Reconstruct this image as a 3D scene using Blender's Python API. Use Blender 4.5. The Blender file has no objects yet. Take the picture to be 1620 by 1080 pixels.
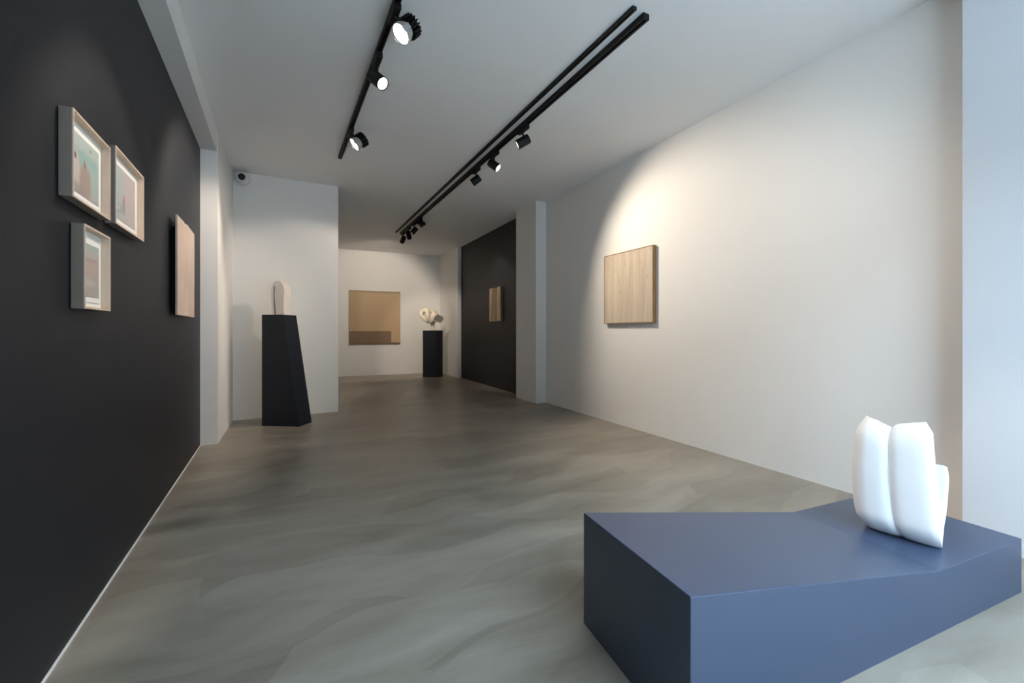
import bpy, bmesh, math
from mathutils import Vector, Matrix

# ------------------------------------------------------------------ scene, camera, light
S = bpy.context.scene
C = S.collection
S.view_settings.view_transform = 'Standard'
S.view_settings.look = 'None'
S.view_settings.gamma = 1.0
S.view_settings.use_curve_mapping = False
S.view_settings.exposure = 0.0

EYE = 1.1
F_PX, W_PX = 680.0, 1620.0
cam_d = bpy.data.cameras.new('camera')
cam_d.sensor_width = 36.0
cam_d.lens = 36.0 * F_PX / W_PX
cam_d.shift_y = -(540.0 - 522.5) / W_PX
cam_d.clip_start = 0.02
cam = bpy.data.objects.new('camera', cam_d)
C.objects.link(cam)
cam.location = (0, 0, EYE)
cam.rotation_euler = (math.radians(90), 0, -math.atan(372.0 / F_PX))
S.camera = cam

SKY = (0.61, 0.81, 1.0)
SKY_STRENGTH = 20.0
w = bpy.data.worlds.new('overcast_sky')
w.use_nodes = True
bg = w.node_tree.nodes['Background']
bg.inputs['Color'].default_value = (*SKY, 1)
bg.inputs['Strength'].default_value = SKY_STRENGTH
S.world = w

WARM = (1.0, 0.86, 0.71)
CEIL = 3.047
FRONT_Y = -0.75                      # plane of the shop window behind the photographer
WIN = (0.35, 2.68, 0.02, 2.94)       # window opening x0, x1, z0, z1

# portal in the window opening: guides sky light, gives off none itself
pd = bpy.data.lights.new('window_portal', 'AREA')
pd.shape = 'RECTANGLE'
pd.size = WIN[1] - WIN[0]
pd.size_y = WIN[3] - WIN[2]
pd.cycles.is_portal = True
po = bpy.data.objects.new('window_portal', pd)
C.objects.link(po)
po.location = ((WIN[0] + WIN[1]) / 2, FRONT_Y - 0.02, (WIN[2] + WIN[3]) / 2)
po.rotation_euler = (math.radians(90), 0, 0)

# ------------------------------------------------------------------ materials
def new_mat(name):
    m = bpy.data.materials.new(name)
    m.use_nodes = True
    return m, m.node_tree, m.node_tree.nodes['Principled BSDF']

def L(nt, a, b):
    nt.links.new(a, b)

def paint(name, col, rough=0.6, spec=0.3, vary=0.03, scale=3.0, bump=0.02, bscale=120.0):
    m, nt, p = new_mat(name)
    tc = nt.nodes.new('ShaderNodeTexCoord')
    n = nt.nodes.new('ShaderNodeTexNoise')
    n.inputs['Scale'].default_value = scale
    n.inputs['Detail'].default_value = 4
    L(nt, tc.outputs['Object'], n.inputs['Vector'])
    r = nt.nodes.new('ShaderNodeValToRGB')
    r.color_ramp.elements[0].position = 0.3
    r.color_ramp.elements[1].position = 0.7
    r.color_ramp.elements[0].color = (*[c * (1 - vary) for c in col], 1)
    r.color_ramp.elements[1].color = (*[min(1, c * (1 + vary)) for c in col], 1)
    L(nt, n.outputs['Fac'], r.inputs['Fac'])
    L(nt, r.outputs['Color'], p.inputs['Base Color'])
    p.inputs['Roughness'].default_value = rough
    p.inputs['Specular IOR Level'].default_value = spec
    if bump:
        n2 = nt.nodes.new('ShaderNodeTexNoise')
        n2.inputs['Scale'].default_value = bscale
        n2.inputs['Detail'].default_value = 2
        L(nt, tc.outputs['Object'], n2.inputs['Vector'])
        b = nt.nodes.new('ShaderNodeBump')
        b.inputs['Strength'].default_value = bump
        b.inputs['Distance'].default_value = 0.01
        L(nt, n2.outputs['Fac'], b.inputs['Height'])
        L(nt, b.outputs['Normal'], p.inputs['Normal'])
    return m

def wood(name, c0, c1, rough=0.55, scale=(6, 60, 60), spots=None):
    m, nt, p = new_mat(name)
    tc = nt.nodes.new('ShaderNodeTexCoord')
    mp = nt.nodes.new('ShaderNodeMapping')
    mp.inputs['Scale'].default_value = scale
    L(nt, tc.outputs['Object'], mp.inputs['Vector'])
    n = nt.nodes.new('ShaderNodeTexNoise')
    n.inputs['Scale'].default_value = 1.0
    n.inputs['Detail'].default_value = 5
    n.inputs['Distortion'].default_value = 0.4
    L(nt, mp.outputs['Vector'], n.inputs['Vector'])
    r = nt.nodes.new('ShaderNodeValToRGB')
    r.color_ramp.elements[0].position = 0.32
    r.color_ramp.elements[1].position = 0.68
    r.color_ramp.elements[0].color = (*c0, 1)
    r.color_ramp.elements[1].color = (*c1, 1)
    L(nt, n.outputs['Fac'], r.inputs['Fac'])
    out = r.outputs['Color']
    if spots:
        n2 = nt.nodes.new('ShaderNodeTexNoise')
        n2.inputs['Scale'].default_value = 1.0
        n2.inputs['Detail'].default_value = 6
        mp2 = nt.nodes.new('ShaderNodeMapping')
        mp2.inputs['Scale'].default_value = spots[0]
        L(nt, tc.outputs['Object'], mp2.inputs['Vector'])
        L(nt, mp2.outputs['Vector'], n2.inputs['Vector'])
        r2 = nt.nodes.new('ShaderNodeValToRGB')
        r2.color_ramp.elements[0].position = 0.60
        r2.color_ramp.elements[1].position = 0.74
        r2.color_ramp.elements[0].color = (0, 0, 0, 1)
        r2.color_ramp.elements[1].color = (0.6, 0.6, 0.6, 1)
        L(nt, n2.outputs['Fac'], r2.inputs['Fac'])
        mx = nt.nodes.new('ShaderNodeMix')
        mx.data_type = 'RGBA'
        L(nt, r2.outputs['Color'], mx.inputs['Factor'])
        L(nt, out, mx.inputs['A'])
        mx.inputs['B'].default_value = (*spots[1], 1)
        out = mx.outputs['Result']
    L(nt, out, p.inputs['Base Color'])
    p.inputs['Roughness'].default_value = rough
    p.inputs['Specular IOR Level'].default_value = 0.25
    return m

def concrete(name):
    m, nt, p = new_mat(name)
    tc = nt.nodes.new('ShaderNodeTexCoord')
    # trowel sweeps: stretched and warped noise over broad clouds
    warp = nt.nodes.new('ShaderNodeTexNoise')
    warp.inputs['Scale'].default_value = 0.9
    warp.inputs['Detail'].default_value = 2
    L(nt, tc.outputs['Object'], warp.inputs['Vector'])
    add = nt.nodes.new('ShaderNodeVectorMath')
    add.operation = 'MULTIPLY_ADD'
    L(nt, warp.outputs['Color'], add.inputs[0])
    add.inputs[1].default_value = (0.55, 0.55, 0)
    L(nt, tc.outputs['Object'], add.inputs[2])
    mp = nt.nodes.new('ShaderNodeMapping')
    mp.inputs['Rotation'].default_value = (0, 0, math.radians(24))
    mp.inputs['Scale'].default_value = (1.0, 3.4, 1)
    L(nt, add.outputs['Vector'], mp.inputs['Vector'])
    n1 = nt.nodes.new('ShaderNodeTexNoise')
    n1.inputs['Scale'].default_value = 1.5
    n1.inputs['Detail'].default_value = 9
    n1.inputs['Roughness'].default_value = 0.62
    L(nt, mp.outputs['Vector'], n1.inputs['Vector'])
    n2 = nt.nodes.new('ShaderNodeTexNoise')
    n2.inputs['Scale'].default_value = 0.7
    n2.inputs['Detail'].default_value = 5
    L(nt, tc.outputs['Object'], n2.inputs['Vector'])
    mixf = nt.nodes.new('ShaderNodeMath')
    mixf.operation = 'MULTIPLY_ADD'
    L(nt, n1.outputs['Fac'], mixf.inputs[0])
    mixf.inputs[1].default_value = 0.62
    m2 = nt.nodes.new('ShaderNodeMath')
    m2.operation = 'MULTIPLY'
    L(nt, n2.outputs['Fac'], m2.inputs[0])
    m2.inputs[1].default_value = 0.38
    L(nt, m2.outputs[0], mixf.inputs[2])
    # overlapping trowel patches
    vp = nt.nodes.new('ShaderNodeTexVoronoi')
    vp.inputs['Scale'].default_value = 1.1
    L(nt, mp.outputs['Vector'], vp.inputs['Vector'])
    vs_ = nt.nodes.new('ShaderNodeSeparateXYZ')
    L(nt, vp.outputs['Color'], vs_.inputs['Vector'])
    pm = nt.nodes.new('ShaderNodeMath')
    pm.operation = 'MULTIPLY_ADD'
    L(nt, vs_.outputs['X'], pm.inputs[0])
    pm.inputs[1].default_value = 0.13
    L(nt, mixf.outputs[0], pm.inputs[2])
    mixf = nt.nodes.new('ShaderNodeMath')
    mixf.operation = 'SUBTRACT'
    L(nt, pm.outputs[0], mixf.inputs[0])
    mixf.inputs[1].default_value = 0.065
    r = nt.nodes.new('ShaderNodeValToRGB')
    e = r.color_ramp.elements
    e[0].position = 0.32
    e[0].color = (0.180, 0.154, 0.120, 1)
    e[1].position = 0.68
    e[1].color = (0.365, 0.328, 0.272, 1)
    L(nt, mixf.outputs[0], r.inputs['Fac'])
    # tiny pale chips
    vo = nt.nodes.new('ShaderNodeTexVoronoi')
    vo.inputs['Scale'].default_value = 3.1
    L(nt, tc.outputs['Object'], vo.inputs['Vector'])
    lt = nt.nodes.new('ShaderNodeMath')
    lt.operation = 'LESS_THAN'
    lt.inputs[1].default_value = 0.011
    L(nt, vo.outputs['Distance'], lt.inputs[0])
    mx = nt.nodes.new('ShaderNodeMix')
    mx.data_type = 'RGBA'
    L(nt, lt.outputs[0], mx.inputs['Factor'])
    L(nt, r.outputs['Color'], mx.inputs['A'])
    mx.inputs['B'].default_value = (0.6, 0.58, 0.54, 1)
    L(nt, mx.outputs['Result'], p.inputs['Base Color'])
    rr = nt.nodes.new('ShaderNodeMapRange')
    rr.inputs['From Min'].default_value = 0.35
    rr.inputs['From Max'].default_value = 0.65
    rr.inputs['To Min'].default_value = 0.32
    rr.inputs['To Max'].default_value = 0.46
    L(nt, n1.outputs['Fac'], rr.inputs['Value'])
    L(nt, rr.outputs['Result'], p.inputs['Roughness'])
    p.inputs['Specular IOR Level'].default_value = 0.5
    b = nt.nodes.new('ShaderNodeBump')
    b.inputs['Strength'].default_value = 0.06
    b.inputs['Distance'].default_value = 0.02
    L(nt, n1.outputs['Fac'], b.inputs['Height'])
    L(nt, b.outputs['Normal'], p.inputs['Normal'])
    return m

def emit(name, col, strength):
    m, nt, p = new_mat(name)
    p.inputs['Base Color'].default_value = (0.8, 0.8, 0.8, 1)
    p.inputs['Emission Color'].default_value = (*col, 1)
    p.inputs['Emission Strength'].default_value = strength
    return m

def art(name, top, bottom, blobs, rough=0.7, gain=1.0, noise=0.05, nscale=9.0):
    """flat print: vertical colour wash plus soft shapes in Generated-like object coordinates (u right, v up, 0..1)"""
    top, bottom = [tuple(c * gain for c in q) for q in (top, bottom)]
    m, nt, p = new_mat(name)
    uv = nt.nodes.new('ShaderNodeUVMap')
    nz = nt.nodes.new('ShaderNodeTexNoise')
    nz.inputs['Scale'].default_value = nscale
    nz.inputs['Detail'].default_value = 5
    L(nt, uv.outputs['UV'], nz.inputs['Vector'])
    dis = nt.nodes.new('ShaderNodeVectorMath')
    dis.operation = 'MULTIPLY_ADD'
    L(nt, nz.outputs['Color'], dis.inputs[0])
    dis.inputs[1].default_value = (noise, noise, 0)
    sub = nt.nodes.new('ShaderNodeVectorMath')
    sub.operation = 'SUBTRACT'
    L(nt, uv.outputs['UV'], sub.inputs[0])
    sub.inputs[1].default_value = (noise / 2, noise / 2, 0)
    L(nt, sub.outputs['Vector'], dis.inputs[2])
    sep = nt.nodes.new('ShaderNodeSeparateXYZ')
    L(nt, dis.outputs['Vector'], sep.inputs['Vector'])
    cur = nt.nodes.new('ShaderNodeMix')
    cur.data_type = 'RGBA'
    cur.inputs['A'].default_value = (*bottom, 1)
    cur.inputs['B'].default_value = (*top, 1)
    L(nt, sep.outputs['Y'], cur.inputs['Factor'])
    cur = cur.outputs['Result']
    for (kind, cx, cy, rx, ry, soft, col, a) in blobs:
        s = nt.nodes.new('ShaderNodeVectorMath')
        s.operation = 'SUBTRACT'
        L(nt, dis.outputs['Vector'], s.inputs[0])
        s.inputs[1].default_value = (cx, cy, 0)
        d = nt.nodes.new('ShaderNodeVectorMath')
        d.operation = 'DIVIDE'
        L(nt, s.outputs['Vector'], d.inputs[0])
        d.inputs[1].default_value = (rx, ry, 1)
        if kind == 'e':
            ln = nt.nodes.new('ShaderNodeVectorMath')
            ln.operation = 'LENGTH'
            L(nt, d.outputs['Vector'], ln.inputs[0])
            val = ln.outputs['Value']
        else:
            ab = nt.nodes.new('ShaderNodeVectorMath')
            ab.operation = 'ABSOLUTE'
            L(nt, d.outputs['Vector'], ab.inputs[0])
            sp = nt.nodes.new('ShaderNodeSeparateXYZ')
            L(nt, ab.outputs['Vector'], sp.inputs['Vector'])
            mxx = nt.nodes.new('ShaderNodeMath')
            mxx.operation = 'MAXIMUM'
            L(nt, sp.outputs['X'], mxx.inputs[0])
            L(nt, sp.outputs['Y'], mxx.inputs[1])
            val = mxx.outputs[0]
        mr = nt.nodes.new('ShaderNodeMapRange')
        mr.interpolation_type = 'SMOOTHSTEP'
        mr.inputs['From Min'].default_value = 1 - soft
        mr.inputs['From Max'].default_value = 1 + soft
        mr.inputs['To Min'].default_value = a
        mr.inputs['To Max'].default_value = 0.0
        L(nt, val, mr.inputs['Value'])
        mx = nt.nodes.new('ShaderNodeMix')
        mx.data_type = 'RGBA'
        L(nt, mr.outputs['Result'], mx.inputs['Factor'])
        L(nt, cur, mx.inputs['A'])
        mx.inputs['B'].default_value = (*[c * gain for c in col], 1)
        cur = mx.outputs['Result']
    L(nt, cur, p.inputs['Base Color'])
    p.inputs['Roughness'].default_value = rough
    p.inputs['Specular IOR Level'].default_value = 0.2
    return m

M = {}
M['wall'] = paint('white_wall_paint', (0.80, 0.785, 0.76), 0.75, 0.2, 0.015, 1.2, 0.03, 90)
M['wall_dimmed'] = paint('dimmed_wall_paint', (0.60, 0.61, 0.635), 0.7, 0.2, 0.015, 1.2, 0.03, 90)  # white wall paint darkened and blued to tone down daylight on the near pier
M['ceiling'] = paint('grey_white_ceiling_paint', (0.80, 0.795, 0.785), 0.8, 0.15, 0.02, 0.8, 0.02, 60)
M['dark'] = paint('charcoal_wall_paint', (0.0112, 0.0123, 0.0175), 0.5, 0.35, 0.05, 1.0, 0.03, 110)
M['floor'] = concrete('polished_grey_concrete')
M['navy'] = paint('dark_navy_plinth_paint', (0.011, 0.0145, 0.022), 0.6, 0.3, 0.05, 2.0, 0.01)
M['slate'] = paint('slate_blue_plinth_paint', (0.034, 0.056, 0.108), 0.36, 0.8, 0.03, 2.0, 0.01)
M['plaster'] = paint('white_plaster', (0.86, 0.86, 0.86), 0.5, 0.3, 0.015, 6, 0.02, 60)
M['cream'] = paint('cream_stone', (0.74, 0.68, 0.55), 0.6, 0.25, 0.06, 14, 0.05, 70)
M['blush'] = paint('blush_alabaster', (0.80, 0.72, 0.65), 0.55, 0.3, 0.06, 9, 0.03, 60)
M['black'] = paint('black_metal', (0.005, 0.005, 0.005), 0.5, 0.25, 0.05, 5, 0.0)
M['steel'] = paint('grey_metal_ring', (0.35, 0.34, 0.32), 0.35, 0.5, 0.05, 5, 0.0)
M['lens'] = emit('lit_lamp_lens', (1.0, 0.90, 0.76), 4.0)
M['lens_white'] = emit('lit_white_lamp_lens', (1.0, 0.95, 0.88), 4.0)
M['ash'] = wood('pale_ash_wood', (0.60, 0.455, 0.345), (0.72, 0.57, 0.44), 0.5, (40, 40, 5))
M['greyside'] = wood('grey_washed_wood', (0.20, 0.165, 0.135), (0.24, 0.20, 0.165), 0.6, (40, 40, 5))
M['paper'] = paint('white_mat_board', (0.88, 0.855, 0.80), 0.8, 0.1, 0.01, 5, 0.0)
M['panelwood'] = wood('pale_veneer', (0.50, 0.41, 0.315), (0.62, 0.53, 0.425), 0.55, (16, 3, 1.2),
                      ((30, 30, 14), (0.36, 0.28, 0.19)))
M['brown'] = wood('brown_edge_wood', (0.22, 0.13, 0.06), (0.30, 0.19, 0.10), 0.5, (30, 30, 4))
M['canvas_edge'] = paint('brown_canvas_edge', (0.20, 0.14, 0.08), 0.8, 0.1, 0.05, 30, 0.0)
M['relief_tan'] = paint('rosy_tan_relief', (0.56, 0.44, 0.37), 0.55, 0.3, 0.08, 5, 0.0)
M['bronze'] = paint('bronze_satin_relief', (0.36, 0.27, 0.185), 0.30, 0.5, 0.08, 5, 0.0)
M['bronze'].node_tree.nodes['Principled BSDF'].inputs['Metallic'].default_value = 0.75
M['cam_white'] = paint('white_plastic', (0.72, 0.72, 0.70), 0.4, 0.4, 0.01, 5, 0.0)
M['cam_black'] = paint('black_glass', (0.006, 0.006, 0.007), 0.12, 0.5, 0.0, 5, 0.0)
M['frame_metal'] = paint('grey_window_frame', (0.12, 0.125, 0.13), 0.4, 0.4, 0.03, 5, 0.0)
M['facade'] = paint('dark_blocker_paint', (0.11, 0.105, 0.10), 0.9, 0.1, 0.1, 1, 0.0)  # kept dark so the added facade bounces little light indoors
M['paving'] = paint('pale_street_paving', (0.48, 0.48, 0.47), 0.9, 0.1, 0.1, 2, 0.0)

# ------------------------------------------------------------------ mesh helpers
class MB:
    def __init__(self):
        self.v, self.f, self.sm = [], [], []
    def add(self, vs, fs, smooth=False):
        o = len(self.v)
        self.v += [tuple(p) for p in vs]
        self.f += [[i + o for i in f] for f in fs]
        self.sm += [smooth] * len(fs)
        return self
    def box(self, x0, x1, y0, y1, z0, z1):
        return self.prism([(x0, y0), (x1, y0), (x1, y1), (x0, y1)], z0, z1)
    def prism(self, pts, z0, z1, top=None):
        n = len(pts)
        t = top or pts
        zs0 = z0 if isinstance(z0, (list, tuple)) else [z0] * n
        zs1 = z1 if isinstance(z1, (list, tuple)) else [z1] * n
        vs = [(p[0], p[1], zs0[i]) for i, p in enumerate(pts)] + [(p[0], p[1], zs1[i]) for i, p in enumerate(t)]
        fs = [list(range(n))[::-1], list(range(n, 2 * n))]
        fs += [[i, (i + 1) % n, n + (i + 1) % n, n + i] for i in range(n)]
        return self.add(vs, fs)
    def lathe(self, prof, n=28, mat=None, smooth=True, cap=True):
        """prof: list of (r, z); axis +z; mat: Matrix"""
        mat = mat or Matrix()
        vs, fs = [], []
        for r, z in prof:
            for k in range(n):
                a = 2 * math.pi * k / n
                vs.append(mat @ Vector((r * math.cos(a), r * math.sin(a), z)))
        for j in range(len(prof) - 1):
            for k in range(n):
                fs.append([j * n + k, j * n + (k + 1) % n, (j + 1) * n + (k + 1) % n, (j + 1) * n + k])
        self.add(vs, fs, smooth)
        if cap:
            o = len(self.v) - len(vs)
            self.f.append([o + k for k in range(n)][::-1]); self.sm.append(False)
            o2 = o + (len(prof) - 1) * n
            self.f.append([o2 + k for k in range(n)]); self.sm.append(False)
        return self
    def build(self, name, mat, parent=None, bevel=0.0, sharp=35, seg=2):
        me = bpy.data.meshes.new(name)
        me.from_pydata([tuple(p) for p in self.v], [], self.f)
        for p, s in zip(me.polygons, self.sm):
            p.use_smooth = s
        bm = bmesh.new()
        bm.from_mesh(me)
        bmesh.ops.recalc_face_normals(bm, faces=bm.faces)
        for e in bm.edges:
            if len(e.link_faces) == 2 and e.calc_face_angle(0) > math.radians(sharp):
                e.smooth = False
        bm.to_mesh(me)
        bm.free()
        me.materials.append(mat)
        o = bpy.data.objects.new(name, me)
        C.objects.link(o)
        if parent:
            o.parent = parent
        if bevel:
            b = o.modifiers.new('bevel', 'BEVEL')
            b.width = bevel
            b.segments = seg
            b.limit_method = 'ANGLE'
        return o

def tag(o, label, cat, group=None, kind=None):
    o['label'] = label
    o['category'] = cat
    if group:
        o['group'] = group
    if kind:
        o['kind'] = kind
    return o

def struct(name, mb, mat, label, cat, bevel=0.0):
    return tag(mb.build(name, mat, bevel=bevel), label, cat, kind='structure')

def thing(name, label, cat, loc=(0, 0, 0), rz=0.0, group=None):
    e = bpy.data.objects.new(name, None)
    e.empty_display_size = 0.1
    C.objects.link(e)
    e.location = loc
    e.rotation_euler = (0, 0, rz)
    return tag(e, label, cat, group)

def uvplane(name, w, h, mat, parent, loc):
    """plane in local XZ (x right, z up), facing -y, with 0..1 UV"""
    me = bpy.data.meshes.new(name)
    me.from_pydata([(0, 0, 0), (w, 0, 0), (w, 0, h), (0, 0, h), (0, .002, 0), (w, .002, 0), (w, .002, h), (0, .002, h)],
                   [], [[0, 1, 2, 3], [7, 6, 5, 4], [0, 4, 5, 1], [1, 5, 6, 2], [2, 6, 7, 3], [3, 7, 4, 0]])
    uv = me.uv_layers.new(name='UVMap')
    for p in me.polygons:
        for li in p.loop_indices:
            v = me.vertices[me.loops[li].vertex_index].co
            uv.data[li].uv = (v.x / w, v.z / h)
    me.materials.append(mat)
    o = bpy.data.objects.new(name, me)
    C.objects.link(o)
    o.parent = parent
    o.location = loc
    return o

# ------------------------------------------------------------------ the room
RK = 0.0475                                     # right wall runs out by this much per metre
def RX(y, off=0.0):
    return 3.332 + RK * y - off
LX = -0.643
BACK = lambda x: 11.07 - 0.076 * x
FT = 0.2                                        # wall thickness

struct('floor', MB().box(LX - .1, 4.2, FRONT_Y - .02, 11.3, -.1, 0), M['floor'],
       'polished grey-brown concrete floor with cloudy trowel marks', 'floor')
struct('ceiling', MB().box(LX - .1, 4.2, FRONT_Y - .2, 11.3, CEIL, CEIL + .12), M['ceiling'],
       'plain grey-white ceiling carrying the black lighting tracks', 'ceiling')
struct('wall_left', MB().box(LX - FT, LX, FRONT_Y, 5.03, 0, CEIL), M['dark'],
       'charcoal painted wall on the left with the framed prints', 'wall')
struct('trim_1', MB().box(LX, -.512, FRONT_Y, 5.03, 2.835, CEIL), M['wall'],
       'white boxed beam above the charcoal left wall', 'beam')
struct('wall_left_pier', MB().prism([(LX - FT, 5.03), (-.503, 5.03), (-.47, 6.24), (LX - FT, 6.24)], 0, CEIL), M['wall'],
       'white wall pier at the end of the charcoal left wall', 'wall')
struct('baseboard_left', MB().box(LX, LX + .006, FRONT_Y + .02, 5.025, 0, .006), M['wall'],
       'thin pale joint line between charcoal wall and floor', 'joint')
struct('wall_partition', MB().prism([(LX - FT, 6.24), (.73, 6.24), (.73, 11.2), (LX - FT, 11.2)], 0, CEIL), M['wall'],
       'white partition wall behind the tapered plinth', 'wall')
struct('wall_back', MB().prism([(.73, BACK(.73)), (3.95, BACK(3.95)), (3.95, 11.25), (.73, 11.25)], 0, CEIL), M['wall'],
       'white far end wall with the square brown painting', 'wall')
struct('wall_right', MB().prism([(RX(FRONT_Y), FRONT_Y), (RX(FRONT_Y) + FT, FRONT_Y), (RX(5.75) + FT, 5.75), (RX(5.75), 5.75)], 0, CEIL),
       M['wall'], 'long white right wall with the pale wood panel', 'wall')
struct('wall_right_dark', MB().prism([(RX(5.75), 5.75), (RX(5.75) + FT, 5.75), (RX(9.9) + FT, 9.9), (RX(9.9), 9.9)], 0, CEIL),
       M['dark'], 'charcoal wall section at the right towards the back', 'wall')
struct('wall_right_pier', MB().prism([(RX(5.49, .178), 5.49), (RX(5.49, -.02), 5.49), (RX(6.16, -.02), 6.16), (RX(6.16, .178), 6.16)], 0, CEIL),
       M['wall'], 'white wall pier between the white right wall and the charcoal section', 'wall')
struct('wall_far_pier', MB().prism([(RX(9.38, .085), 9.38), (RX(9.38, -.1), 9.38), (RX(10.78, -.1), 10.84), (RX(10.78, .085), 10.84)], 0, CEIL),
       M['wall'], 'white wall pier in the far right corner beside the charcoal section', 'wall')
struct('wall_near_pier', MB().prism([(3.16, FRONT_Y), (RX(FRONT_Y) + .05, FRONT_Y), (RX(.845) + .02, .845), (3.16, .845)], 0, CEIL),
       M['wall_dimmed'], 'pale wall pier nearest the window, behind the low blue plinth', 'wall')

# front wall with the shop window (behind the photographer)
struct('wall_front', MB().box(LX - FT, WIN[0], FRONT_Y - .2, FRONT_Y, 0, CEIL)
       .box(WIN[1], 3.6, FRONT_Y - .2, FRONT_Y, 0, CEIL)
       .box(WIN[0], WIN[1], FRONT_Y - .2, FRONT_Y, WIN[3], CEIL)
       .box(WIN[0], WIN[1], FRONT_Y - .2, FRONT_Y, -.1, WIN[2]), M['wall'],
       'white front wall around the shop window', 'wall')
fw = MB()
for xa in (WIN[0], (WIN[0] + WIN[1]) / 2 - .02, WIN[1] - .04):
    fw.box(xa, xa + .04, FRONT_Y - .14, FRONT_Y - .08, WIN[2], WIN[3])
fw.box(WIN[0] + .04, WIN[1] - .04, FRONT_Y - .14, FRONT_Y - .08, WIN[2], WIN[2] + .04)
fw.box(WIN[0] + .04, WIN[1] - .04, FRONT_Y - .14, FRONT_Y - .08, WIN[3] - .04, WIN[3])
struct('window_1', fw, M['frame_metal'], 'grey framed shop window letting in the daylight', 'window')
struct('ground_outside', MB().box(-9, 12, -14, FRONT_Y - .21, -.2, -.04), M['paving'],
       'pale street paving outside the shop window', 'pavement')

fac = MB().box(-14, 17, -9.6, -9.0, -.2, 7.5)  # unseen block added behind the camera to cut off the low sky
struct('added_building_opposite', fac, M['facade'], 'added plain dark building front across the street, blocking low sky light from the shop window', 'building')

# ------------------------------------------------------------------ plinths
def V2(a, b, t):
    return (a[0] + (b[0] - a[0]) * t, a[1] + (b[1] - a[1]) * t)

# tapered plinth by the partition
P0, P1, P2 = (-.153, 5.73), (.225, 5.475), (.368, 5.672)
P3 = (P0[0] + P2[0] - P1[0], P0[1] + P2[1] - P1[1])
tz = 1.281
ped = thing('tapered_plinth', 'tall dark navy plinth with one slanting side by the white partition wall', 'plinth', (.1, 5.7, 0))
mb = MB().prism([(p[0] - .1, p[1] - 5.7) for p in (P0, P1, P2, P3)], 0, tz,
                top=[(p[0] - .1, p[1] - 5.7) for p in (P0, V2(P0, P1, .57), V2(P3, P2, .57), P3)])
mb.build('body', M['navy'], ped, bevel=.003)
# upright plinth in the far corner
Q0, Q1, Q2 = (3.01, 9.875), (3.275, 9.65), (3.475, 9.80)
Q3 = (Q0[0] + Q2[0] - Q1[0], Q0[1] + Q2[1] - Q1[1])
pb = thing('upright_plinth', 'straight dark navy plinth in the far right corner under the knotted sculpture', 'plinth', (3.24, 9.83, 0))
MB().prism([(p[0] - 3.24, p[1] - 9.83) for p in (Q0, Q1, Q2, Q3)], 0, 1.10,
           top=[((p[0] - 3.24) * 1.0, (p[1] - 9.83) * 1.0) for p in (Q0, Q1, Q2, Q3)]).build('body', M['navy'], pb, bevel=.003)
# low plinth in the foreground: sloping part, then a lower level part
hi, lo = .415, .2266
A, Bp, Cc = (.933, .749), (2.124, .622), (2.745, .556)
D, Ee, Ff = (1.013, 1.291), (2.185, 1.166), (2.80, 1.10)
pl = thing('low_plinth', 'low wide slate blue plinth with a sloping top in the foreground', 'plinth', (1.9, .9, 0))
o3 = lambda p, z: (p[0] - 1.9, p[1] - .9, z)
vs = [o3(A, 0), o3(Cc, 0), o3(Ff, 0), o3(D, 0), o3(A, hi), o3(Bp, lo), o3(Cc, lo), o3(Ff, lo), o3(Ee, lo), o3(D, hi)]
MB().add(vs, [[0, 3, 2, 1], [0, 1, 6, 5, 4], [1, 2, 7, 6], [2, 3, 9, 8, 7], [3, 0, 4, 9], [4, 5, 8, 9], [5, 6, 7, 8]]
         ).build('body', M['slate'], pl, bevel=.003)

# ------------------------------------------------------------------ sculptures
def lerp_tab(tab, x):
    if x <= tab[0][0]:
        return tab[0][1]
    for (a, b), (c, d) in zip(tab, tab[1:]):
        if x <= c:
            return b + (d - b) * (x - a) / (c - a)
    return tab[-1][1]

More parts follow.
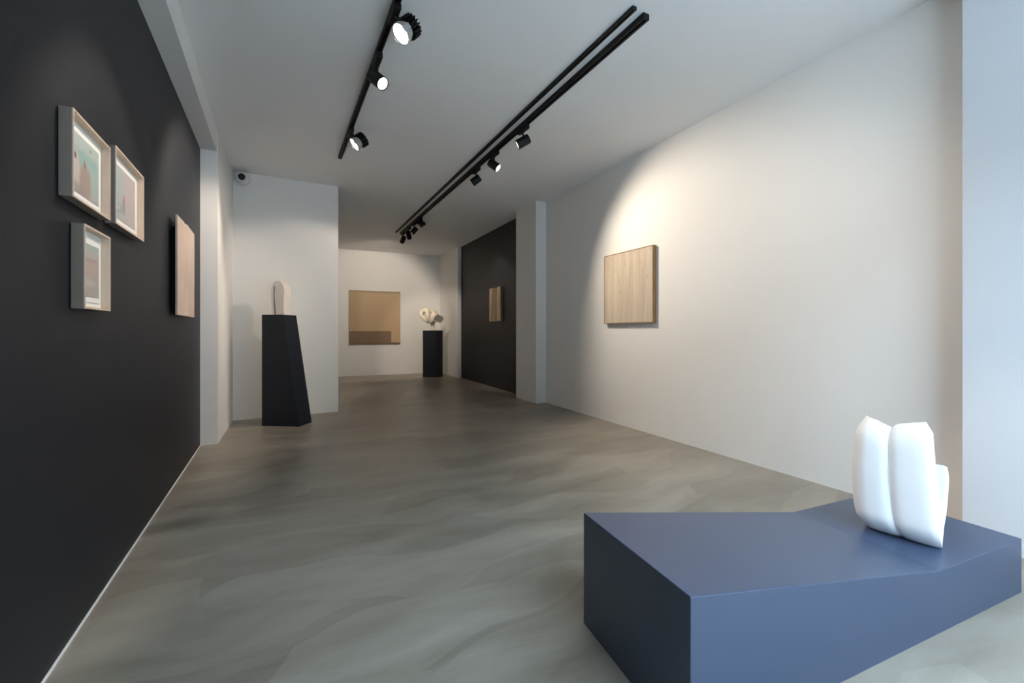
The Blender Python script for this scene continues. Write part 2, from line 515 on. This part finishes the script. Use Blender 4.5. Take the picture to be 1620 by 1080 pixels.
def folded_sculpture():
    sl = [(0, -.126), (.06, -.148), (.123, -.158), (.262, -.162), (.404, -.153), (.45, -.142), (.497, -.118)]
    sr = [(0, .127), (.182, .109), (.342, .10), (.404, .096), (.452, .087), (.503, .065)]
    srb = [(0, .112), (.132, .124), (.262, .13), (.30, .128), (.325, .120)]
    zt = [(0, .497), (.24, .488), (.40, .472), (.475, .462), (.53, .476), (.62, .485), (.8, .494), (1, .503)]
    NU, NT = 48, 22
    ug = .475
    def fo(u, t):
        g = ug + .035 * (1 - t)
        v = u / g if u < g else (u - g) / (1 - g)
        lobe = -.016 * (1 - abs(2 * v - 1) ** 4.5) if u >= g else -.016 * (1 - max(0, 2 * v - 1) ** 4.5)
        lobe += .034 * max(0, 1 - u / .22) ** 2.2
        if u > .9:
            lobe = -.016 * (1 - abs(2 * ((.9 - g) / (1 - g)) - 1) ** 4.5) + .010 * ((u - .9) / .1) ** 2
        roll = .062 * max(0, 1 - t / .17) ** 2 + .03 * max(0, (t - .8) / .2) ** 2
        return lobe + roll - .006 * math.sin(math.pi * t)
    cols = []
    for i in range(NU + 1):
        u = i / NU
        H = lerp_tab(zt, u)
        loop = []
        def put(off, z):
            k = min(1, max(0, off / .11))
            a = lerp_tab(sl, z)
            b = lerp_tab(sr, z) * (1 - k) + lerp_tab(srb, z) * k
            s = a + (b - a) * u
            loop.append((s, off, z))
        for j in range(NT + 1):                       # outer front, bottom to top
            t = (j / NT) ** 1.2
            put(fo(u, t), H * t)
        th = .034
        zc = .13
        for j in range(1, 10):                        # inner front, down to the fold
            z = H + (zc - H) * j / 9
            o_ = fo(u, z / H) + th
            put(o_ + .012 * (j / 9) ** 2, z - (.004 if j < 2 else 0))
        hb = .325 - .05 * (1 - u) ** 2
        for j in range(1, 8):                         # inner back, up
            k = j / 7
            put(.058 + (.094 - .058) * k ** .7, zc + (hb - zc) * k)
        for j in range(0, 12):                        # outer back, down
            k = j / 11
            z = (hb - .012) * (1 - k) ** 1.15
            put(.128 - .055 * k ** 2.2, z)
        cols.append(loop)
    K = len(cols[0])
    p0, a, n = (2.262, .793), (.14, -.99), (.99, .14)
    cx, cy = p0[0] + n[0] * .05, p0[1] + n[1] * .05
    vs = []
    for c in cols:
        for s, off, z in c:
            vs.append((p0[0] + a[0] * s + n[0] * off - cx, p0[1] + a[1] * s + n[1] * off - cy, z))
    fs = []
    for i in range(NU):
        for k in range(K):
            k2 = (k + 1) % K
            fs.append([i * K + k, (i + 1) * K + k, (i + 1) * K + k2, i * K + k2])
    mb = MB().add(vs, fs, True)
    mb.add([vs[k] for k in range(K)], [list(range(K))], False)
    mb.add([vs[NU * K + k] for k in range(K)], [list(range(K))[::-1]], False)
    o = mb.build('folded_sculpture', M['plaster'], sharp=48)
    bm = bmesh.new(); bm.from_mesh(o.data)
    bmesh.ops.remove_doubles(bm, verts=bm.verts, dist=1e-5)
    bmesh.ops.recalc_face_normals(bm, faces=bm.faces)
    for e in bm.edges:
        e.smooth = not (len(e.link_faces) == 2 and e.calc_face_angle(0) > math.radians(48))
    bm.to_mesh(o.data); bm.free()
    o.location = (cx, cy, lo + .001)
    return tag(o, 'white folded plaster sculpture with two lobes on the low blue plinth', 'sculpture')
folded_sculpture()

def catmull(pts, n, closed=False):
    out = []
    N = len(pts)
    rng = range(N) if closed else range(N - 1)
    for i in rng:
        p = [Vector(pts[(i + k) % N]) if closed else Vector(pts[min(N - 1, max(0, i + k))]) for k in (-1, 0, 1, 2)]
        for j in range(n):
            t = j / n
            out.append(.5 * ((2 * p[1]) + (p[2] - p[0]) * t + (2 * p[0] - 5 * p[1] + 4 * p[2] - p[3]) * t * t
                             + (3 * p[1] - p[0] - 3 * p[2] + p[3]) * t ** 3))
    if not closed:
        out.append(Vector(pts[-1]))
    return out

def slit_sculpture():
    m = 5.057 / 680
    outer = [(434.6, 497.4), (434, 482), (433.4, 466), (434.8, 453), (438.5, 446.2), (445, 444.2), (451, 446.6), (455, 452), (456.2, 460),
             (455.2, 474), (455.0, 486), (456.2, 497.4)]
    inner = [(442.0, 497.4), (441.2, 488), (440.2, 474), (439.9, 463), (440.6, 455.5), (439.4, 451.6), (437.8, 456), (437.0, 466), (437.4, 478), (439.3, 497.4)]
    loop = catmull([(x, y, 0) for x, y in outer], 5) + catmull([(x, y, 0) for x, y in inner], 5)
    pts = [((p.x - 445) * m, (497.4 - p.y) * m) for p in loop]
    n = len(pts)
    dep = [(-.062, .90), (-.055, .965), (-.04, 1.0), (.04, 1.0), (.055, .965), (.062, .90)]
    cxm, czm = 0.0, .19
    vs, fs = [], []
    for d, k in dep:
        for x, z in pts:
            q = .0045 * (1 - k) / .1
            zz = z if z < .004 else z - q * (1 if z > czm else 0)
            vs.append((x + (q if x < cxm - .06 else -q if x > .05 else 0), d, zz))
    for j in range(len(dep) - 1):
        for i in range(n):
            fs.append([j * n + i, j * n + (i + 1) % n, (j + 1) * n + (i + 1) % n, (j + 1) * n + i])
    mb = MB().add(vs, fs, True)
    o = len(vs)
    mb.f += [list(range(n))[::-1], [(len(dep) - 1) * n + i for i in range(n)]]
    mb.sm += [False, False]
    ob = mb.build('arched_sculpture', M['blush'], sharp=50)
    ob.location = (.045, 5.742, tz + .001)
    ob.rotation_euler = (0, 0, math.atan2(-.566, .823))
    return tag(ob, 'pale blush arched sculpture with a narrow slit on the tapered navy plinth', 'sculpture')
slit_sculpture()

def knot_sculpture():
    root = thing('knotted_sculpture', 'cream stone sculpture curled like a knot on the far corner plinth', 'sculpture', (3.245, 9.83, 1.10),
                 math.atan2(-.48, .877))
    k = .000763
    def P(x, y, w):
        return ((x - 589) * k, -w, (903 - y) * k)      # local x = right seen from the photo, -y = towards the viewer
    # curled band: centre line, half thickness (in the curl plane), half width (depth)
    path = [(690, 430, -.13, .040, .05), (640, 345, -.13, .046, .06), (560, 300, -.11, .048, .07), (455, 300, -.05, .050, .075),
            (370, 285, .02, .048, .075), (275, 330, .05, .046, .075), (248, 420, .06, .046, .075), (300, 500, .06, .046, .07),
            (390, 575, .04, .052, .075), (470, 615, .02, .055, .085), (560, 600, .02, .070, .10), (670, 550, .05, .080, .125), (800, 545, .14, .080, .13)]
    # right flank of the loop, joining top to bottom in front
    ridge = [(560, 560, -.06, .060, .08), (590, 450, -.08, .062, .08), (565, 345, -.09, .055, .07), (500, 300, -.06, .045, .06)]
    flank = [(350, 275, .075, .044, .05), (425, 320, .10, .046, .055), (455, 410, .11, .047, .06), (455, 510, .10, .047, .06),
             (470, 600, .07, .046, .055), (510, 650, .03, .030, .04)]
    def sweep(path, mb, endcut=None):
        pts = catmull([P(p[0], p[1], p[2]) for p in path], 5)
        par = catmull([(p[3], p[4], 0) for p in path], 5)
        rings = []
        for i, p in enumerate(pts):
            t = (pts[min(i + 1, len(pts) - 1)] - pts[max(i - 1, 0)]).normalized()
            if i == len(pts) - 1 and endcut:
                t = Vector(endcut).normalized()
            wdir = Vector((0, 1, 0)); wdir = (wdir - t * wdir.dot(t)).normalized()
            ndir = t.cross(wdir).normalized()
            th, wd = par[i].x, par[i].y
            ring = []
            for q in range(16):
                a = 2 * math.pi * q / 16
                c, s = math.cos(a), math.sin(a)
                e = .45
                ring.append(p + wdir * wd * math.copysign(abs(c) ** e, c) + ndir * th * math.copysign(abs(s) ** e, s))
            rings.append(ring)
        n = 16
        vs = [v for r in rings for v in r]
        fs = [[i * n + q, i * n + (q + 1) % n, (i + 1) * n + (q + 1) % n, (i + 1) * n + q] for i in range(len(rings) - 1) for q in range(n)]
        mb.add(vs, fs, True)
        o = len(mb.v) - len(vs)
        mb.f += [[o + q for q in range(n)][::-1], [o + (len(rings) - 1) * n + q for q in range(n)]]
        mb.sm += [False, False]
    mb = MB()
    sweep(path, mb, (.62, -.62, -.48))
    sweep(flank, mb)
    sweep(ridge, mb)
    mb.build('curled_body', M['cream'], root, sharp=55)
    nb = MB()
    prof = [(0.047, 0), (.043, .04), (.044, .10), (.054, .19)]
    n = 20
    vs, fs = [], []
    for r, z in prof:
        for q in range(n):
            a = 2 * math.pi * q / n
            c, s = math.cos(a), math.sin(a)
            vs.append((.003 + r * math.copysign(abs(c) ** .7, c) - (.012 * z / .19), .8 * r * math.copysign(abs(s) ** .7, s), z))
    fs = [[i * n + q, i * n + (q + 1) % n, (i + 1) * n + (q + 1) % n, (i + 1) * n + q] for i in range(len(prof) - 1) for q in range(n)]
    nb.add(vs, fs, True)
    nb.f += [list(range(n))[::-1], [3 * n + q for q in range(n)]]
    nb.sm += [False, False]
    nb.build('neck', M['cream'], root)
knot_sculpture()

# ------------------------------------------------------------------ works on the left wall
# local frame of a wall piece: x to the right as one faces it, -y out of the wall, z up
def left_empty(name, label, cat, y0, z0, group=None):
    # facing the left wall (looking to -x): right = +y, out = +x
    return thing(name, label, cat, (LX, y0, z0), math.radians(90), group)

def box_frame(y0, y1, z0, z1, printmat, border, label):
    w_, h_, d_ = y1 - y0, z1 - z0, .040
    root = left_empty('box_frame', label, 'picture', y0, z0, 'framed prints on the charcoal wall')
    fth, lip = .006, .004
    def rail(nm, xa, xb, za, zb):
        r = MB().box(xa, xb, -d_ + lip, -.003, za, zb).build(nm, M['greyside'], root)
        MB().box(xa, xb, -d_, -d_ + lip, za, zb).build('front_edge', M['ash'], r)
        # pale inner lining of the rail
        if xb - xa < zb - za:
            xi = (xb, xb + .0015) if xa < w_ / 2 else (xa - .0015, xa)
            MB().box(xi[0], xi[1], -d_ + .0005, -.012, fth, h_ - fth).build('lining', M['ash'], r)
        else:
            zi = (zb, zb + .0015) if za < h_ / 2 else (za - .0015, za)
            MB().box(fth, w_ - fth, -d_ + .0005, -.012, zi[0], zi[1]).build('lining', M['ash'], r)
    rail('side_rail', 0, fth, 0, h_)
    rail('side_rail', w_ - fth, w_, 0, h_)
    rail('bottom_rail', fth, w_ - fth, 0, fth)
    rail('top_rail', fth, w_ - fth, h_ - fth, h_)
    MB().box(fth, w_ - fth, -.012, -.006, fth, h_ - fth).build('mat_board', M['paper'], root)
    bl, br, bb, bt = border
    sheet = MB().box(fth + bl * .45, w_ - fth - br * .45, -.0155, -.0125, fth + bb * .45, h_ - fth - bt * .45).build('paper_sheet', M['paper'], root)
    uvplane('print', w_ - bl - br, h_ - bb - bt, printmat, root, (bl, -.018, bb))
    return root

teal, pink, sand, grey = (.34, .55, .50), (.62, .44, .38), (.70, .62, .54), (.40, .38, .36)
art1 = art('teal_seaside_print', (.60, .68, .63), (.52, .47, .42), [
    ('b', .5, .62, .8, .13, .5, (.33, .56, .51), .9),
    ('b', .75, .40, .40, .30, .5, (.50, .60, .54), .8),
    ('e', .22, .32, .12, .40, .25, (.72, .62, .55), .9),
    ('e', .52, .24, .20, .32, .3, (.50, .35, .29), .85),
    ('e', .50, .56, .04, .07, .5, (.34, .24, .22), .8),
    ('e', .18, .60, .05, .05, .4, (.14, .12, .12), .9),
    ('e', .70, .88, .03, .03, .4, (.25, .2, .2), .8),
    ('e', .12, .05, .35, .14, .5, (.36, .32, .29), .7)], noise=.08, gain=.78)
art2 = art('pale_grey_pink_print', (.60, .62, .60), (.55, .52, .50), [
    ('b', .28, .6, .22, .6, .6, (.52, .58, .58), .9),
    ('b', .78, .5, .30, .7, .4, (.66, .55, .53), .9),
    ('e', .48, .42, .05, .10, .5, (.62, .26, .24), .8),
    ('e', .47, .26, .07, .12, .5, (.30, .31, .30), .6),
    ('e', .18, .20, .24, .10, .3, (.42, .40, .38), .7),
    ('e', .18, .22, .15, .05, .3, (.62, .60, .57), .8)], noise=.07, gain=.8)
art3 = art('rosy_horizon_print', (.50, .58, .52), (.60, .50, .44), [
    ('b', .5, .52, .8, .24, .3, (.58, .44, .38), .9),
    ('e', .45, .76, .5, .10, .3, (.50, .36, .33), .6),
    ('e', .50, .82, .5, .09, .3, (.58, .54, .48), .9),
    ('b', .5, .16, .8, .20, .06, (.52, .45, .39), .9),
    ('e', .45, .26, .4, .07, .6, (.68, .60, .53), .7)], noise=.05, gain=.8)
box_frame(1.986, 2.356, 1.553, 1.853, art1, (.034, .056, .042, .048), 'box framed teal and brown print, upper left of the three on the charcoal wall')
box_frame(2.425, 2.868, 1.558, 1.891, art2, (.034, .066, .045, .050), 'box framed pale grey and pink print nearest the white pier')
box_frame(2.086, 2.356, 1.179, 1.483, art3, (.034, .054, .050, .056), 'smallest box framed print with rosy bands, below the other two')

def relief(name, label, loc, rz, w_, h_, height, mat, d0, top_edge=None, NX=48, NZ=26):
    """solid panel with a modelled face; height(u, v) metres in front of the wall"""
    root = thing(name, label, 'relief', loc, rz)
    vs, fs = [], []
    for j in range(NZ + 1):
        for i in range(NX + 1):
            u, v = i / NX, j / NZ
            zt_ = h_ if top_edge is None else h_ + top_edge(u)
            vs.append((u * w_, -height(u, v), v * zt_))
    n = (NX + 1) * (NZ + 1)
    for j in range(NZ + 1):
        for i in range(NX + 1):
            x, y, z = vs[j * (NX + 1) + i]
            vs.append((x, -d0, z))
    q = lambda i, j: j * (NX + 1) + i
    for j in range(NZ):
        for i in range(NX):
            fs.append([q(i, j), q(i + 1, j), q(i + 1, j + 1), q(i, j + 1)])
            fs.append([n + q(i, j), n + q(i, j + 1), n + q(i + 1, j + 1), n + q(i + 1, j)])
    for i in range(NX):
        fs.append([q(i, 0), n + q(i, 0), n + q(i + 1, 0), q(i + 1, 0)])
        fs.append([q(i, NZ), q(i + 1, NZ), n + q(i + 1, NZ), n + q(i, NZ)])
    for j in range(NZ):
        fs.append([q(0, j), q(0, j + 1), n + q(0, j + 1), n + q(0, j)])
        fs.append([q(NX, j), n + q(NX, j), n + q(NX, j + 1), q(NX, j + 1)])
    MB().add(vs, fs, True).build('panel', mat, root, sharp=40)
    MB().box(w_ * .12, w_ * .88, -d0, -.002, h_ * .1, h_ * .9).build('mounting_batten', M['black'], root)
    return root

def tan_h(u, v):
    ridge = .010 * math.exp(-((u - .52 - .02 * math.sin(5 * v)) / .05) ** 2)
    fold = -.010 * math.exp(-((u - .43 - .02 * math.sin(5 * v)) / .05) ** 2)
    swell = .006 * math.sin(math.pi * u) + .008 * math.exp(-((u - .7) / .2) ** 2 - ((v - .75) / .2) ** 2)
    knot = .006 * math.exp(-((u - .5) / .08) ** 2 - ((v - .58) / .05) ** 2)
    return .045 + .6 * (ridge + fold) + swell * .5 + knot
relief('wavy_relief', 'rosy tan panel with soft vertical folds on the charcoal wall beside the white pier',
       (LX, 3.685, 1.208), math.radians(90), .69, .686, tan_h, M['relief_tan'], .034)

def bronze_h(u, v):
    c = .37 + .13 * v ** 2
    if u < c:
        k = u / c
        return .050 + .006 * math.sin(math.pi * min(1, k * .9)) - .046 * max(0, (k - .62) / .38) ** 1.2
    k = (u - c) / (1 - c)
    return .007 + .060 * math.sin(math.pi * (.03 + .62 * k)) ** (2.0 - 1.1 * v)
relief('bronze_relief', 'small bronze coloured relief of two curved folds on the far charcoal wall',
       (RX(7.575), 7.575, 1.275), math.radians(-90) - math.atan(RK), .545, .635, bronze_h, M['bronze'], .006)

# ------------------------------------------------------------------ wood panel on the right wall
py0, py1, pz0, pz1 = 4.024, 3.219, 1.181, 1.992
wp = thing('wood_panel', 'large square pale wood panel with brown edging on the white right wall', 'artwork',
           (RX(py0), py0, pz0), math.radians(-90) - math.atan(RK))
pw, ph, pdp = .806, pz1 - pz0, .050
MB().box(.008, pw - .008, -pdp + .003, -.008, .008, ph - .008).build('veneer_face', M['panelwood'], wp)
for nm, b in (('edge_strip', (0, .008, 0, ph)), ('edge_strip', (pw - .008, pw, 0, ph)),
              ('edge_strip', (.008, pw - .008, 0, .008)), ('edge_strip', (.008, pw - .008, ph - .008, ph))):
    MB().box(b[0], b[1], -pdp, -.004, b[2], b[3]).build(nm, M['brown'], wp)

# ------------------------------------------------------------------ painting on the back wall
pt = thing('square_painting', 'large square brown painting on the far white wall', 'painting', (1.525, BACK(1.525), .768), -math.atan(.076))
art4 = art('brown_field_painting', (0.54, 0.40, 0.26), (0.54, 0.375, 0.225), [
    ('b', .03, .55, .16, .7, .7, (0.435, 0.307, 0.195), .7),
    ('b', .5, .985, .8, .02, .3, (0.36, 0.27, 0.18), .7),
    ('b', .30, .125, .515, .118, .015, (0.232, 0.158, 0.102), 1),
    ('b', .5, .01, .7, .016, .3, (0.195, 0.135, 0.09), 1)], noise=.006, nscale=20)
pw2, ph2 = 1.204, 1.300
MB().box(0, pw2, -.035, -.004, 0, ph2).build('stretcher', M['canvas_edge'], pt)
uvplane('canvas', pw2, ph2, art4, pt, (0, -.0375, 0))

# ------------------------------------------------------------------ lighting tracks and spots
def T2(y):                       # right ceiling track
    return 1.938 + .0272 * y
def track(name, x0, y0, x1, y1, wdt, hgt, label, clip=None):
    ln = math.hypot(x1 - x0, y1 - y0)
    root = thing(name, label, 'light track', (x0, y0, CEIL), -math.atan2(x1 - x0, y1 - y0), 'ceiling lighting tracks')
    t = .004
    prof = [(-wdt / 2, 0), (wdt / 2, 0), (wdt / 2, -hgt), (wdt / 6, -hgt), (wdt / 6, -hgt * .55), (-wdt / 6, -hgt * .55), (-wdt / 6, -hgt), (-wdt / 2, -hgt)]
    n = len(prof)
    vs = [(x, 0, z) for x, z in prof] + [(x, ln, z) for x, z in prof]
    fs = [[i, (i + 1) % n, n + (i + 1) % n, n + i] for i in range(n)] + [list(range(n)), list(range(n, 2 * n))[::-1]]
    MB().add(vs, fs).build('rail', M['black'], root)
    for ya in (-.012, ln):
        MB().box(-wdt / 2 - .001, wdt / 2 + .001, ya, ya + .012, -hgt - .001, -.0005).build('end_cap', M['black'], root, bevel=.002)
    if clip:
        MB().box(wdt / 2 - .001, wdt / 2 + .004, clip, clip + .012, -hgt + .004, -.006).build('clip', M['cam_white'], root)
    return root
track('lighting_track', .618, FRONT_Y + .3, .618, 5.118, .036, .034, 'single black ceiling track on the left, above the charcoal wall side')
track('lighting_track', T2(1.92) - .106, 1.92, T2(8.52) - .106, 8.52, .030, .022, 'thinner of the paired black ceiling tracks, without lamps', clip=.13)
track('lighting_track', T2(1.93), 1.93, T2(8.56), 8.56, .046, .036, 'thicker of the paired black ceiling tracks, carrying seven spotlights')

def aim_matrix(loc, target):
    d = (Vector(target) - Vector(loc)).normalized()
    return Matrix.Translation(loc) @ d.to_track_quat('-Z', 'Y').to_matrix().to_4x4(), d

def spot_light(root, loc, target, watts, size, blend, col=WARM, rad=.03):
    ld = bpy.data.lights.new('spot_beam', 'SPOT')
    ld.energy = watts
    ld.color = col
    ld.spot_size = math.radians(size)
    ld.spot_blend = blend
    ld.shadow_soft_size = rad
    o = bpy.data.objects.new('spot_beam', ld)
    C.objects.link(o)
    o.parent = root
    m, d = aim_matrix(loc, target)
    o.matrix_parent_inverse = Matrix()
    o.matrix_basis = Matrix.Translation(d * .012) @ m
    return o

TZ = CEIL - .036
def cylinder_spot(x, y, target, watts, size, label, drop=.135, r=.045, ln=.130, ang=0.0, blend=.5, lens='lens', col=WARM, fwd=0.0):
    """x, y of the adapter on the track; a can on a short stem; target in room coordinates"""
    root = thing('track_spotlight', label, 'spotlight', (x, y, TZ), 0, 'spotlights on the ceiling tracks')
    MB().box(-.021, .021, -.085, .085, -.042, -.0005).build('adapter', M['black'], root, bevel=.004)
    MB().lathe([(.008, -drop + .01), (.008, -.040)], 12).build('stem', M['black'], root)
    tl = Vector(target) - Vector((x, y, TZ))
    c = Vector((0, 0, -drop))
    m, d = aim_matrix(c, tl)
    # -Z local is the aim; body from +ln/2 (rear) to -ln/2 (front rim)
    prof = [(.3 * r, ln / 2), (.86 * r, ln / 2), (r, ln / 2 - .01), (r, -ln / 2), (r - .004, -ln / 2), (r - .005, -ln / 2 + .012), (.3 * r, -ln / 2 + .0125)]
    MB().lathe(prof, 28, m).build('housing', M['black'], root)
    MB().lathe([(r - .0055, -ln / 2 + .007), (r - .0055, -ln / 2 + .0115)], 28, m).build('lens', M[lens], root)
    o = spot_light(root, c + d * (ln / 2), tl, watts, size, blend, col)
    return root

def gimbal_spot(x, y, target, watts, size, label, drop=.115, r=.062, blend=.5, side=0.05, bowl='steel'):
    root = thing('track_spotlight', label, 'spotlight', (x, y, TZ), 0, 'spotlights on the ceiling tracks')
    MB().box(-.022, .022, -.085, .085, -.034, -.0005).build('adapter', M['black'], root, bevel=.004)
    tl = Vector(target) - Vector((x, y, TZ))
    c = Vector((side, 0, -drop))
    m, d = aim_matrix(c, tl)
    # lamp: bowl with lens, finned heat sink behind
    MB().lathe([(.4 * r, .055), (.7 * r, .05), (r, .01), (r, -.012), (r - .004, -.012), (r - .006, -.004), (.3 * r, -.0035)], 32, m).build('lamp_bowl', M[bowl], root)
    MB().lathe([(r - .0065, -.010), (r - .0065, -.0045)], 32, m).build('lens', M['lens_white'], root)
    sink = MB().lathe([(.3 * r, .052), (.55 * r, .052), (.55 * r, .118), (.3 * r, .118)], 20, m)
    sk = sink.build('heat_sink', M['black'], root)
    n = 18
    for k in range(n):
        a = 2 * math.pi * k / n
        fm = m @ Matrix.Rotation(a, 4, 'Z')
        x0, x1, y0, z0, z1 = .5 * r, 1.08 * r, .003, .045, .12
        vs = [fm @ Vector(p) for p in ((x0, -y0, z0), (x1, -y0, z0 + .006), (x1, -y0, z1 - .012), (x0, -y0, z1),
                                       (x0, y0, z0), (x1, y0, z0 + .006), (x1, y0, z1 - .012), (x0, y0, z1))]
        MB().add(vs, [[0, 1, 2, 3], [7, 6, 5, 4], [0, 4, 5, 1], [1, 5, 6, 2], [2, 6, 7, 3], [3, 7, 4, 0]]).build('fin', M['black'], sk)
    # yoke: two side arms and a bridge up to the adapter
    rm = m
    for s in (-1, 1):
        vs = [rm @ Vector((s * (r + .004) + dx, dy, dz)) for dx in (-.003, .003) for dy in (-.014, .014) for dz in (-.022, .03)]
        MB().add(vs, [[0, 1, 3, 2], [4, 6, 7, 5], [0, 2, 6, 4], [1, 5, 7, 3], [0, 4, 5, 1], [2, 3, 7, 6]]).build('yoke_arm', M[bowl], root)
    p1 = Vector((0, 0, -.030))
    p2 = c - d * -.0 + Vector((0, 0, r * .55)) - d * .03
    ax = (p2 - p1)
    bm_ = Matrix.Translation(p1) @ ax.to_track_quat('Z', 'Y').to_matrix().to_4x4()
    MB().lathe([(.016, 0), (.016, ax.length)], 14, bm_).build('stem', M['black'], root)
    spot_light(root, c + d * .015, tl, watts, size, blend, (1.0, .85, .70), .03)
    return root

# single track on the left
gimbal_spot(.618, 2.60, (-.62, 2.42, 1.45), 100, 50, 'large finned black spotlight nearest the viewer on the single left track', side=.045)
cylinder_spot(.618, 3.10, (2.22, .85, .45), 190, 34, 'black can spotlight with a bright lens facing the room, middle of the single left track', drop=.15, r=.046, ln=.14)
gimbal_spot(.618, 4.36, (-.62, 4.4, 1.8), 110, 78, 'finned black spotlight at the far end of the single left track', side=.045)
cylinder_spot(.618, 1.05, (3.36, 2.0, 1.3), 95, 60, 'added black can spotlight out of view on the single left track, warm fill for the right wall', blend=1.0)  # extra lamp added out of view to warm and brighten the right wall
# pair of tracks on the right
cylinder_spot(T2(3.50), 3.50, (-.5, 5.05, 1.25), 88, 60, 'black can spotlight nearest the viewer on the paired tracks, turned left')
cylinder_spot(T2(4.15), 4.15, (3.44, 2.6, 1.25), 175, 102, 'black can spotlight with a glowing lens turned to the pale wood panel', blend=.75, col=(1.0, .86, .70))
cylinder_spot(T2(4.66), 4.66, (.25, 6.2, 1.35), 100, 56, 'black can spotlight on the paired tracks turned away to the partition wall', ln=.115)
gimbal_spot(T2(7.15), 7.15, (3.66, 7.3, 1.6), 60, 60, 'black finned spotlight, nearest of the far cluster on the paired tracks', r=.055, bowl='black')
cylinder_spot(T2(7.55), 7.55, (.75, 8.1, 1.1), 50, 60, 'black can spotlight in the far cluster turned left with a thin bright rim')
cylinder_spot(T2(7.95), 7.95, (3.2, 9.95, 1.25), 75, 50, 'black can spotlight in the far cluster aimed at the corner plinth', ln=.15)
cylinder_spot(T2(8.40), 8.40, (2.0, 10.9, 1.45), 115, 90, 'farthest black can spotlight on the paired tracks, aimed at the brown painting', ln=.15)

# ------------------------------------------------------------------ security camera in the corner of the partition
sc = thing('security_camera', 'small white turret security camera in the top corner of the partition wall', 'camera', (-.365, 6.2385, 2.962))
sc.scale = (1.5, 1.5, 1.5)
mw = Matrix.Rotation(math.radians(90), 4, 'X')
MB().lathe([(.047, 0), (.052, .004), (.052, .016), (.046, .024)], 32, mw).build('base', M['cam_white'], sc)
ball = [(.040 * math.sin(math.radians(a)) + .0005, .045 - .040 * math.cos(math.radians(a))) for a in range(20, 161, 14)]
mz = Matrix.Translation((0, -.01, 0)) @ (Vector((-.05, -1, -.12)).to_track_quat('Z', 'Y').to_matrix().to_4x4())
bl_ = MB().lathe([(r_, z_) for r_, z_ in ball], 28, mz).build('eyeball', M['cam_white'], sc)
MB().lathe([(.033, .078), (.038, .084), (.036, .092), (.027, .092)], 28, mz).build('visor_ring', M['cam_white'], bl_)
MB().lathe([(.026, .079), (.026, .0935), (.010, .095)], 28, mz).build('lens', M['cam_black'], bl_)
